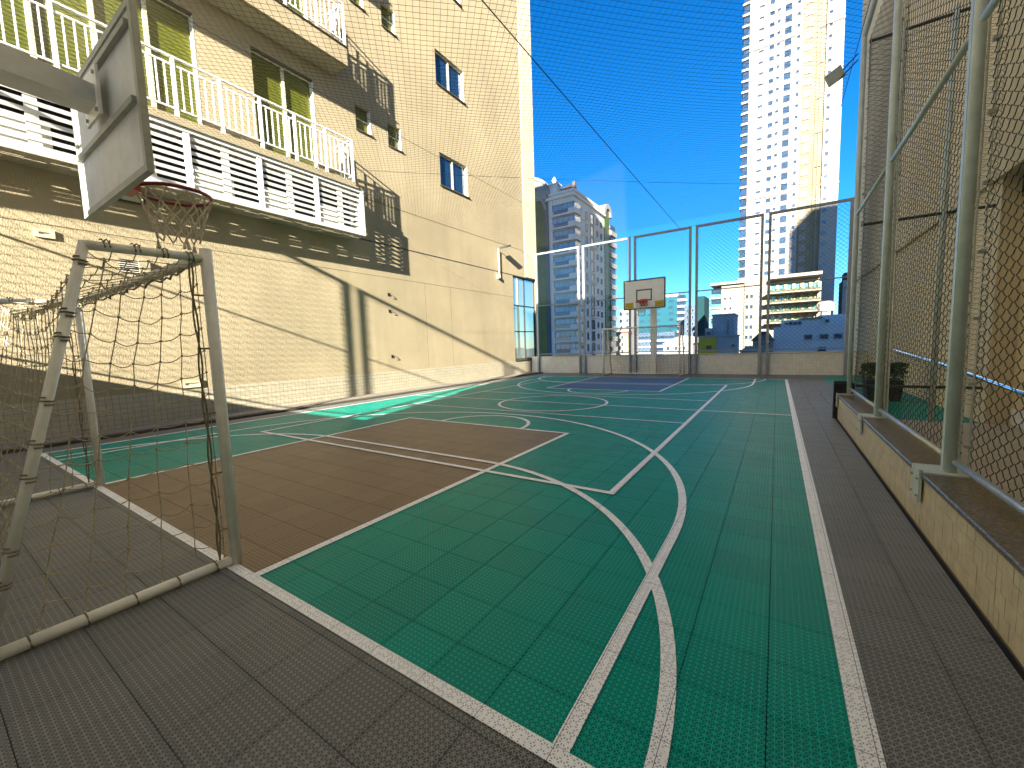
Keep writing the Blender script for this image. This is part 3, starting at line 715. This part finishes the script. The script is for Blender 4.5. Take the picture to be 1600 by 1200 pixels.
# ------------------------------------------------------------------ basketball hoops
def ring(m, cx, cy, z, R, r, n=32):
    m.tube([(cx + R * math.cos(2 * math.pi * i / n), cy + R * math.sin(2 * math.pi * i / n), z) for i in range(n)], r, 8, closed=True)
def hoop(label, xc, yb, sg, z0, z1, w, rimR, rimz, yp, near):
    h = thing("basketball_hoop", label, "basketball hoop", "basketball hoops"); T = .028
    f, k = yb, yb - sg * T       # front face, back face
    lo, hi = min(f, k), max(f, k)
    bd = bx("backboard", "board_white" if not near else "board_back", h, xc - w / 2, lo, z0, xc + w / 2, hi, z1)
    e = MB(); q = .05
    a, b = lo - .004, hi + .004
    if near: a -= .010
    for c in ((xc - w / 2 - .003, z0 - .003, xc - w / 2 + q, z1 + .003), (xc + w / 2 - q, z0 - .003, xc + w / 2 + .003, z1 + .003), (xc - w / 2 + q, z0 - .003, xc + w / 2 - q, z0 + q), (xc - w / 2 + q, z1 - q, xc + w / 2 - q, z1 + .003)):
        e.box(c[0], a, c[1], c[2], b, c[3])
    e.build("edge_frame", "frame_dark" if not near else "board_edge", bd)
    fy = f + sg * .003
    e = MB(); s_ = MB()
    iw, i0, i1 = .62, z0 + .32, z0 + .78
    for c in ((xc - iw / 2, i0, xc - iw / 2 + .05, i1), (xc + iw / 2 - .05, i0, xc + iw / 2, i1), (xc - iw / 2 + .05, i0, xc + iw / 2 - .05, i0 + .05), (xc - iw / 2 + .05, i1 - .05, xc + iw / 2 - .05, i1)):
        e.box(c[0], min(f, fy), c[1], c[2], max(f, fy), c[3])
    e.build("target_square", "frame_dark", bd)
    for s in (-1, 1):
        xx = xc + s * (w / 2 - .23); pn = bx("sponsor_panel", "board_yellow", bd, xx - .17, min(f, fy), z0 + .06, xx + .17, max(f, fy), z0 + .29)
        fy2 = f + sg * .005
        for i in range(3): bx("print_line", "board_text", pn, xx - .12, min(fy, fy2), z0 + .09 + .06 * i, xx + .12, max(fy, fy2), z0 + .115 + .06 * i)
    cy = f + sg * (rimR + .13)
    rm = MB(); ring(rm, xc, cy, rimz, rimR, .017); rim = rm.build("rim", "rim_red" if near else "bracket_red", h, smooth=True)
    b = MB(); b.box(xc - .12, min(f, cy - sg * rimR), rimz - .07, xc + .12, max(f, cy - sg * rimR), rimz - .018)
    if not near: b.box(xc - .14, min(f, f + sg * .03), rimz - .13, xc + .14, max(f, f + sg * .03), rimz + .14)
    b.build("bracket", "bracket_red", rim)
    # net
    m = MB(); n = 12 if near else 10; rows = 4; L = .40
    def pt(i, j):
        t = j / rows; R = rimR * (1 - .42 * t ** .8); a_ = 2 * math.pi * (i + (.5 if j % 2 else 0)) / n
        return Vector((xc + R * math.cos(a_), cy + R * math.sin(a_), rimz - .02 - L * t))
    for i in range(n):
        for j in range(rows):
            a_ = pt(i, j); 
            for d in ((0, 1) if j % 2 else (0, -1)):
                b_ = pt((i + d) % n, j + 1); mid = (a_ + b_) / 2 + Vector((random.uniform(-.01, .01), random.uniform(-.01, .01), -.01))
                m.tube([a_, mid, b_], .0075, 4, cap=False)
    for i in range(0, n, 4 if near else 5):
        a_ = pt(i, rows)
        for q in range(7): m.tube([a_, a_ + Vector((random.uniform(-.03, .03), random.uniform(-.03, .03), -.11))], [.004, .012], 4)
    m.build("net", "hoop_net", h)
    # support
    if near:
        yb_ = k - .005
        e = MB(); 
        for zz in (z1 - .17, (z0 + z1) / 2 - .10): e.box(xc - w / 2 + .08, k - .035, zz, xc + w / 2 - .08, k - .001, zz + .045)
        e.build("batten", "board_edge", bd)
        e = MB()
        e.prism([(yp, 3.50), (yp, 3.78), (k - .052, 3.60), (k - .052, 3.45)], 'x', xc - .13, xc + .13); e.build("arm", "board_back", h)
        bx("mount_plate", "offwhite_paint", h, xc - .2, k - .07, 3.36, xc + .2, k - .0515, 3.74)
        for sx in (-.15, .15):
            for zz in (3.40, 3.69): MB().tube([(xc + sx, k - .085, zz), (xc + sx, k - .0705, zz)], .016, 6).build("bolt", "galvanised", h)
        bx("pole", "board_back", h, xc - .14, yp - .28, .0, xc + .14, yp, 3.84)
    else:
        ya, yb_ = min(yp, k), max(yp, k)
        bx("pole", "board_white", h, xc + .04, yp, .0, xc + .26, yp + .2, 3.3)
        bx("arm", "board_white", h, xc + .06, k, 3.02, xc + .26, yp, 3.22)
    return h
hoop("near basketball hoop seen from behind with pale backboard and red rim", -4.86, 1.17 + .04, 1, 2.75, 3.96, 1.80, .285, 2.90, -.62, True)
hoop("far basketball hoop with white black-edged backboard on a beige pole", -4.48, 16.60, -1, 2.68, 3.86, 1.64, .22, 2.93, 17.42, False)

# ------------------------------------------------------------------ the town beyond
def far_win(w, h, mats=("glass_far", "white_wall"), d=.12, sill=True):
    # window in an X-parallel front (seen from -Y): dark pane set in a proud surround
    m = MB(); m.cur = 0; m.box(-w / 2, -.02, -h / 2, w / 2, .05, h / 2); m.cur = 1; e = min(.12, w * .12)
    for c in ((-w / 2 - e, -h / 2, -w / 2, h / 2), (w / 2, -h / 2, w / 2 + e, h / 2), (-w / 2 - e, h / 2, w / 2 + e, h / 2 + e)): m.box(c[0], -d, c[1], c[2], .05, c[3])
    m.box(-w / 2 - e, -d * 1.6, -h / 2 - e, w / 2 + e, .05, -h / 2)
    return m.mesh("window", list(mats))
def far_win_x(w, h, mats=("glass_far", "white_wall"), d=.12):
    m = MB(); m.cur = 0; m.box(-.05, -w / 2, -h / 2, .02, w / 2, h / 2); m.cur = 1; e = .12
    for c in ((-w / 2 - e, -h / 2, -w / 2, h / 2), (w / 2, -h / 2, w / 2 + e, h / 2), (-w / 2 - e, h / 2, w / 2 + e, h / 2 + e), (-w / 2 - e, -h / 2 - e, w / 2 + e, -h / 2)): m.box(-.05, c[0], c[1], d, c[2], c[3])
    return m.mesh("window", list(mats))
# white high-rise
tw = thing("tower_block", "very tall slim white high-rise tower with rows of small windows", "building")
YT = 165
bx("wall", "white_wall", tw, -9.8, YT, -14, 2.6, YT + 24, 118); bx("groove", "concrete", tw, 2.601, YT + .4, -14, 2.899, YT + 23, 118)
bx("wall", "white_wall", tw, 2.9, YT + .15, -14, 4.6, YT + 24, 118); bx("netted_bay", "net_veil", tw, 4.601, YT + .6, -14, 10.55, YT + 24, 118); bx("wall", "white_wall", tw, 10.551, YT, -14, 14.8, YT + 24, 118)
for x, mt, wd in ((8.3, "net_veil", .25), (9.3, "cream_wall", .3)): bx("rib", mt, tw, x, YT + .3, -14, x + wd, YT + .599, 118)
for z in (48.4, 95.8):
    bx("ledge", "concrete", tw, -9.9, YT - .3, z, 2.55, YT - .01, z + .75); bx("ledge", "concrete", tw, 10.5, YT - .3, z, 14.9, YT - .01, z + .75)
wm = {'a': far_win(1.4, .62), 'b': far_win(1.3, 1.3), 'c': far_win(.85, .8), 'd': far_win(1.8, 2.1), 'e': far_win(.75, .9), 'f': far_win(1.9, 2.2, ("concrete", "net_veil")), 'g': far_win(.85, .9)}
for k in range(-5, 27):
    z = 23.3 + 3.41 * k
    for c, x, dz, yo in (('a', -6.5, .0, 0), ('b', -3.6, .1, 0), ('c', -1.8, .35, 0), ('d', .75, .0, 0), ('e', 3.5, .4, .15), ('f', 6.1, .2, .6), ('g', 11.5, .6, 0)):
        put("window", wm[c], tw, (x, YT + yo - .01, z + dz))
    if k % 3 == 0: bx("ledge", "concrete", tw, 8.6, YT + .05, z + .9, 10.2, YT + .29, z + 1.0)
    bl = bx("balcony", "white_wall", tw, -11.9, YT - .9, z - 1.4, -9.81, YT + 6, z - .75)
    bx("glazing", "glass_far", bl, -11.6, YT - .4, z - .749, -9.82, YT + 5.8, z + 1.98)
# ornate high-rise on the left
on_ = thing("tower_block", "grey ornate high-rise with green glass strips and arched gables", "building")
CX_, CY_ = -38.2, 85.0
bx("wall", "ornate_wall", on_, -53, CY_, -14, CX_, CY_ + 19, 35.0)
bx("cornice", "ornate_wall", on_, -44.6, CY_ - .5, 34.0, CX_ + .5, CY_ + 19, 34.5); bx("cornice", "ornate_wall", on_, -44.6, CY_ - .3, 35.001, CX_ + .35, CY_ + 19, 35.5)
MB().add([(-43.6, CY_ + .3, 35.5), (CX_ - .2, CY_ + .3, 35.5), (CX_ - .2, CY_ + 18, 35.5), (-43.6, CY_ + 18, 35.5), (-41.2, CY_ + 5, 38.6), (-41.2, CY_ + 14, 38.6)], [(0, 1, 4), (1, 2, 5, 4), (2, 3, 5), (3, 0, 4, 5)]).build("roof", "roof_red", on_)
bx("chimney", "roof_dark", on_, -39.5, CY_ + 2.5, 36.2, -38.8, CY_ + 3.3, 38.0)
def arch_poly(c, hw, zb, zs, n=14): return [(c - hw, zb)] + [(c + hw * math.cos(math.pi * (1 - i / n)), zs + hw * math.sin(math.pi * i / n)) for i in range(n + 1)] + [(c + hw, zb)]
gs = MB().prism(arch_poly(-48.4, 3.1, -10, 32.2), 'y', CY_ - .25, CY_ - .02).build("glass_strip", "glass_green", on_)
ag = arch_poly(-48.4, 3.6, 30.0, 32.2)
MB().prism(arch_poly(-48.2, 3.9, 34.6, 35.4), 'y', CY_ - .3, CY_ + 1.4).build("gable", "white_wall", on_)
n_ = 14; m = MB()
for i in range(n_):
    a0, a1 = math.pi * i / n_, math.pi * (i + 1) / n_
    for r0, r1, zc in ((3.11, 3.6, 32.2), (3.91, 4.5, 35.4)):
        q = [(-48.3 + r * math.cos(a), zc + r * math.sin(a)) for a in (a0, a1) for r in (r0, r1)]
        m.prism([q[0], q[1], q[3], q[2]], 'y', CY_ - .6, CY_ + 1.0)
m.build("arch_trim", "white_wall", on_)
m = MB()
for k in range(16): m.box(-51.4, CY_ - .30, -9 + 2.81 * k, -45.4, CY_ - .251, -8.9 + 2.81 * k)
for x in (-50, -48.4, -46.8): m.box(x, CY_ - .30, -9.8, x + .1, CY_ - .251, 33)
m.build("mullion", "frame_dark", gs)
bx("pilaster", "blue_wall", on_, -45.2, CY_ - .35, -14, -44.4, CY_ - .001, 33.9); bx("pilaster", "ornate_wall", on_, -43.9, CY_ - .2, -14, -43.3, CY_ - .001, 33.9)
tu = bx("turret", "ornate_wall", on_, -44.3, CY_ - .1, 35.51, -42.0, CY_ + 1.8, 37.3); bx("turret_cap", "ornate_wall", tu, -44.5, CY_ - .3, 37.301, -41.8, CY_ + 2, 37.6)
MB().tube([(-43.15, CY_ + .8, 37.6), (-43.15, CY_ + .8, 38.0), (-43.15, CY_ + .8, 38.6), (-43.15, CY_ + .8, 39.3)], [.5, .3, .55, .1], 10).build("finial", "ornate_wall", tu)
wd1 = far_win_x(1.9, 2.2); wd2 = far_win_x(.9, 1.2); wd3 = far_win_x(.7, 1.6)
for k in range(-2, 12):
    z = .5 + 2.81 * k
    b_ = bx("balcony", "ornate_wall", on_, -43.2, CY_ - .9, z - 1.35, CX_ + .9, CY_ + 2.6, z - .95)
    bx("balcony_rail", "glass_blue", b_, -42.6, CY_ - .85, z - .949, CX_ - .9, CY_ - .7, z - .1); bx("rail_corner", "ornate_wall", b_, CX_ - .899, CY_ - .85, z - .949, CX_ + .85, CY_ + 2.5, z - .15)
    g_ = bx("glazing", "glass_pale", b_, -43.0, CY_ - .6, z - .05, CX_ + .6, CY_ + 2.4, z + 1.0); bx("lintel", "glass_blue", b_, -43.1, CY_ - .7, z + 1.001, CX_ + .7, CY_ + 2.5, z + 1.12)
    for q in range(5): bx("mullion", "frame_dark", b_, -43.0 + 1.25 * q, CY_ - .64, z - .05, -42.92 + 1.25 * q, CY_ - .601, z + 1.0)
    put("window", wd2, on_, (CX_ + .01, 88.7, z)); put("window", wd1, on_, (CX_ + .01, 95.6, z)); put("window", wd3, on_, (CX_ + .01, 92.2, z)); put("window", wd2, on_, (CX_ + .01, 99.0, z)); put("window", wd2, on_, (CX_ + .01, 101.6, z - .1))
    bx("string_course", "ornate_wall", on_, CX_ + .001, CY_ + 2.7, z - 1.4, CX_ + .18, CY_ + 18.9, z - 1.25)
    if k % 3 == 0: bx("ledge", "ornate_wall", on_, CX_ + .001, 93.8, z - 1.24, CX_ + .9, 97.6, z - .9)
    # white balconies at the far end of the side front
    w_ = bx("balcony", "white_wall", on_, CX_ - 6, 107.6, z - 1.3, CX_ + .7, 112.0, z - .1); bx("opening", "glass_far", w_, CX_ - 5, 107.7, z - .099, CX_ + .3, 111.8, z + 1.5)
gs = MB().prism([(104.0, -14), (107.5, -14), (107.5, 34.6)] + [(105.75 + 1.75 * math.cos(math.pi * i / 10), 34.6 + 1.75 * math.sin(math.pi * i / 10)) for i in range(1, 10)] + [(104.0, 34.6)], 'x', CX_ - 8, CX_ + .2).build("glass_strip", "glass_green", on_)
m = MB()
for i in range(12):
    a0, a1 = math.pi * i / 12, math.pi * (i + 1) / 12
    q = [(105.75 + r * math.cos(a), 34.6 + r * math.sin(a)) for a in (a0, a1) for r in (1.76, 2.9)]
    m.prism([q[0], q[1], q[3], q[2]], 'x', CX_ - 6, CX_ + .6)
m.build("gable", "white_wall", on_)
# cream mid-rise with balconies under the tower
cm = thing("mid_rise_block", "cream mid-rise block with long planted balconies below the white tower", "building")
bx("wall", "cream_wall", cm, -14.0, 135, -14, -8.1, 150, 17.3); bx("wall", "cream_wall", cm, -8.099, 134.4, -14, -1.9, 150, 18.2); bx("wall", "cream_wall", cm, -1.899, 135.5, -14, 9.0, 150, 17.2)
bx("roof_edge", "concrete", cm, -16.9, 133.9, 17.301, -8.11, 150, 18.0); bx("roof_edge", "concrete", cm, -1.89, 131.0, 17.201, 9.3, 150, 18.0)
for x in (-8.0, -4.2, -2.2): bx("downpipe", "concrete", cm, x, 134.2, -14, x + .12, 134.39, 17.9)
ws = far_win(.55, .55, ("glass_far", "cream_wall")); wb = far_win(1.3, .95, ("glass_pale", "cream_wall")); wk = far_win(.7, 1.0, ("glass_far", "cream_wall"))
for k in range(6):
    z = 13.3 - 2.86 * k
    put("window", wb, cm, (-9.6, 134.99, z)); put("window", wk, cm, (-7.4, 134.39, z)); put("window", wk, cm, (-6.3, 134.39, z))
    if k < 2: put("window", ws, cm, (-13.0, 134.99, z)); put("window", ws, cm, (-11.6, 134.99, z))
for k in range(4):
    z = 15.5 - 2.65 * k - 2.0
    bl = bx("balcony", "cream_wall", cm, -2.9, 130.6, z - .3, 9.2, 135.49, z); bx("planter_box", "dark_concrete", bl, -2.7, 130.7, z + .001, 9.0, 131.2, z + .45)
    bx("glazing", "glass_rail", cm, -1.8, 135.3, z + .001, 3.6 if k % 2 else 8.6, 135.49, z + 2.2)
    for q in range(7): bx("pier", "cream_wall", bl, -2.5 + q * 1.85, 134.6, z + .46, -1.7 + q * 1.85, 135.29, z + 2.3)
    m = MB()
    for i in range(60):
        p = Vector((random.uniform(-2.6, 8.9), random.uniform(130.7, 131.2), z + .45 + random.random() * .35)); m.box(p.x - .14, p.y - .1, p.z - .1, p.x + .14, p.y + .1, p.z + .12, Matrix.Rotation(random.random() * 3, 3, 'Z'))
    m.build("plants", "leaf", bl)
    z = 15.0 - 2.86 * k - 1.2
    bl = bx("balcony", "cream_wall", cm, -17.0, 134, z - .45, -14.01, 146, z); bx("glazing", "glass_pale" if k == 2 else "glass_far", bl, -16.6, 134.6, z + .001, -14.02, 145, z + 2.4 - .02); bx("rail", "glass_rail", bl, -17.0, 134.05, z + .001, -14.05, 134.15, z + .9)
# small near blocks
t = thing("utility_block", "plain grey windowless rooftop block above the yellow and grey house", "building")
bx("wall", "grey_wall", t, -7.5, 62, -14, -4.85, 68, 4.65); bx("roof_edge", "grey_wall", t, -7.6, 61.9, 4.651, -4.75, 68, 4.85); bx("pipe", "dark_concrete", t, -5.6, 61.9, 2, -5.54, 61.99, 4.0); bx("annex", "grey_wall", t, -8.3, 61.5, -14, -7.51, 66, 3.0); put("window", far_win(.4, .3), t, (-7.9, 61.49, 2.3))
t = thing("house", "low house with a yellow left half and grey right half", "building")
bx("wall", "yellow_wall", t, -8.6, 57.9, -14, -6.5, 61, 1.8); bx("wall", "grey_wall", t, -6.499, 58, -14, -4.15, 61, 1.8); bx("roof_edge", "grey_wall", t, -8.7, 57.8, 1.801, -4.05, 61, 1.95)
put("window", far_win(.62, .42, ("glass_far", "yellow_wall")), t, (-7.35, 57.89, .45)); put("window", far_win(.36, .26, ("glass_far", "grey_wall")), t, (-4.6, 57.99, .6))
t = thing("house", "white flat-roofed house with dark windows below the cream block", "building")
bx("wall", "house_wall", t, -.5, 75, -14, 3.35, 82, 3.0); bx("upper_wall", "house_wall", t, .5, 77, 3.001, 5.3, 82, 4.05); bx("roof", "concrete", t, 2.9, 76.6, 4.051, 5.6, 82, 4.3)
bx("wall", "house_wall", t, 3.351, 75.3, -14, 9.2, 83, 2.9); bx("roof_edge", "house_wall", t, 3.3, 75.2, 2.901, 9.3, 83, 3.05); bx("upper_wall", "house_wall", t, 5.35, 78, 3.051, 9.2, 83, 4.6)
w1 = far_win(.85, .55); w2 = far_win(.4, .4)
for x, z, mm in ((3.9, 1.35, w1), (5.8, 1.35, w1), (5.6, -.55, w1), (7.4, 1.35, w1)): put("window", mm, t, (x, 75.29, z))
put("window", w2, t, (6.3, 77.99, 3.7))
for i in range(4): put("window", far_win(.4, .18) if i == 0 else bpy.data.meshes["window"], t, (1.2 + .55 * i, 76.99, 3.55)) if i == 0 else put("window", w2, t, (1.2 + .55 * i, 76.99, 3.55))
t = thing("house", "small house with dark hipped roof between the fence posts", "building")
bx("wall", "white_wall", t, -3.2, 74, -14, -.51, 80, 1.0)
MB().add([(-3.5, 73.7, 1.0), (-.3, 73.7, 1.0), (-.3, 80, 1.0), (-3.5, 80, 1.0), (-2.2, 76, 2.5), (-1.2, 78, 2.5)], [(0, 1, 5, 4), (1, 2, 5), (2, 3, 4, 5), (3, 0, 4)]).build("roof", "roof_dark", t)
for x in (-1.2, -2.2): put("window", far_win(.7, .35), t, (x, 73.99, .55))
t = thing("house", "low house with grey hipped roof at the foot of the cream block", "building")
bx("wall", "cream_wall", t, -4.6, 70, -14, -2.2, 74, -.6)
MB().add([(-4.9, 69.8, -.6), (-1.9, 69.8, -.6), (-1.9, 74, -.6), (-4.9, 74, -.6), (-3.9, 72, .25), (-2.9, 72, .25)], [(0, 1, 5, 4), (1, 2, 5), (2, 3, 4, 5), (3, 0, 4)]).build("roof", "concrete", t)
t = thing("water_tank", "round white rooftop water tank right of the cream block", "water tank")
MB().tube([(9.4, 120, 7.2), (9.4, 120, 7.3), (9.4, 120, 9.0), (9.4, 120, 9.5)], [1.5, 1.6, 1.6, 1.0], 16).build("tank", "white_wall", t); bx("stand", "white_wall", t, 8.6, 119, -14, 10.2, 121, 7.19)
t = thing("tower_block", "slim distant grey tower half hidden by the right fence post", "building")
bx("wall", "white_wall", t, 17.2, 168, -14, 22, 178, 19); bx("upper_wall", "roof_red", t, 17.6, 169, 19.001, 19.4, 175, 21.5)
for k in range(5): put("window", far_win(.9, 1.1) if k == 0 else bpy.data.meshes["window.001"], t, (18.4, 167.98, 16.5 - 3 * k))
# pale block behind the far hoop, shade and flare put into its wall colour
tb = thing("mid_rise_block", "mid-rise block tinted teal by painted shade and flare, with white rounded balconies behind the far hoop", "building")
bx("wall", "flare_shade_wall", tb, -57.5, 190, -14, -36.7, 205, 20.9); bx("roof_edge", "white_wall", tb, -57.8, 189.8, 20.901, -36.4, 205, 22.4)
for k in range(8):
    z = 19.2 - 2.72 * k
    for x, mm in ((-39.4, 0), (-44.9, 0), (-52.2, 0), (-48.5, 0)): put("window", bpy.data.meshes.get("tealwin") or far_win(1.9, .9, ("glass_far", "flare_shade_wall")), tb, (x, 189.98, z))
    bl = MB().prism([(-36.69, 188.6)] + [(-35.0 + 1.9 * math.cos(a), 191.5 + 2.9 * math.sin(a)) for a in [math.radians(-90 + 18 * i) for i in range(11)]] + [(-36.69, 194.4)], 'z', z - .6, z + .45).build("balcony", "white_wall", tb)
    bx("glazing", "glass_far", bl, -36.68, 189.6, z + .451, -33.9, 193.6, z + 2.1)
t = thing("mid_rise_block", "low blue glazed podium in front of the teal-tinted block", "building")
bx("wall", "blue_wall", t, -55, 184, -14, -36.6, 188, 5.6)
for k in range(3): bx("window_band", "glass_far", t, -54 + 7 * (k != 0), 183.9, 2.9 - 2.6 * k, -37, 183.99, 3.9 - 2.6 * k); bx("ledge", "ornate_wall", t, -55.2, 183.6, 1.6 - 2.6 * k, -36.4, 183.89, 2.2 - 2.6 * k)
t = thing("mid_rise_block", "sunlit white block beside the ornate high-rise", "building")
bx("wall", "white_wall", t, -49.4, 150, -14, -45.3, 160, 13.7)
ww = far_win(.7, 1.1)
for k in range(6): put("window", ww, t, (-48.7, 149.98, 12.0 - 2.4 * k)); put("window", ww, t, (-46.6, 149.98, 12.0 - 2.4 * k))
t = thing("house", "sunlit cream house with many small windows low behind the far goal", "building")
bx("wall", "cream_wall", t, -53.5, 146, -14, -45.0, 149.9, 5.0); bx("roof_edge", "terracotta_red", t, -53.7, 145.8, 5.001, -44.8, 149.9, 5.5)
for k in range(3):
    for x in (-52.3, -50.6, -48.9, -47.2): put("window", ww, t, (x, 145.98, 3.4 - 2.5 * k))
t = thing("mid_rise_block", "blue-grey block with a dark teal slab right of the far hoop", "building")
bx("wall", "blue_wall", t, -30.4, 170, -14, -25.9, 182, 15.0); bx("slab_wall", "dark_teal_wall", t, -25.899, 169, -14, -23.2, 182, 18.0)
for k in range(5):
    for x in (-29.3, -27.4): put("window", far_win(1.3, 1.2, ("glass_far", "ornate_wall")) if (k, x) == (0, -29.3) else bpy.data.objects[LASTW].data, t, (x, 169.98, 13 - 2.6 * k)) if False else put("window", ww, t, (x, 169.98, 13 - 2.6 * k))
t = thing("house", "pale low house with sloping white roof below the blue-grey block", "building")
bx("wall", "white_wall", t, -31.5, 140, -14, -22.5, 150, .6)
MB().prism([(-32, .6), (-22, .6), (-22, 2.6), (-26, 3.2)], 'y', 139.6, 150).build("roof", "white_wall", t)
for x in (-30, -27.5, -25): put("window", ww, t, (x, 139.98, -.9))
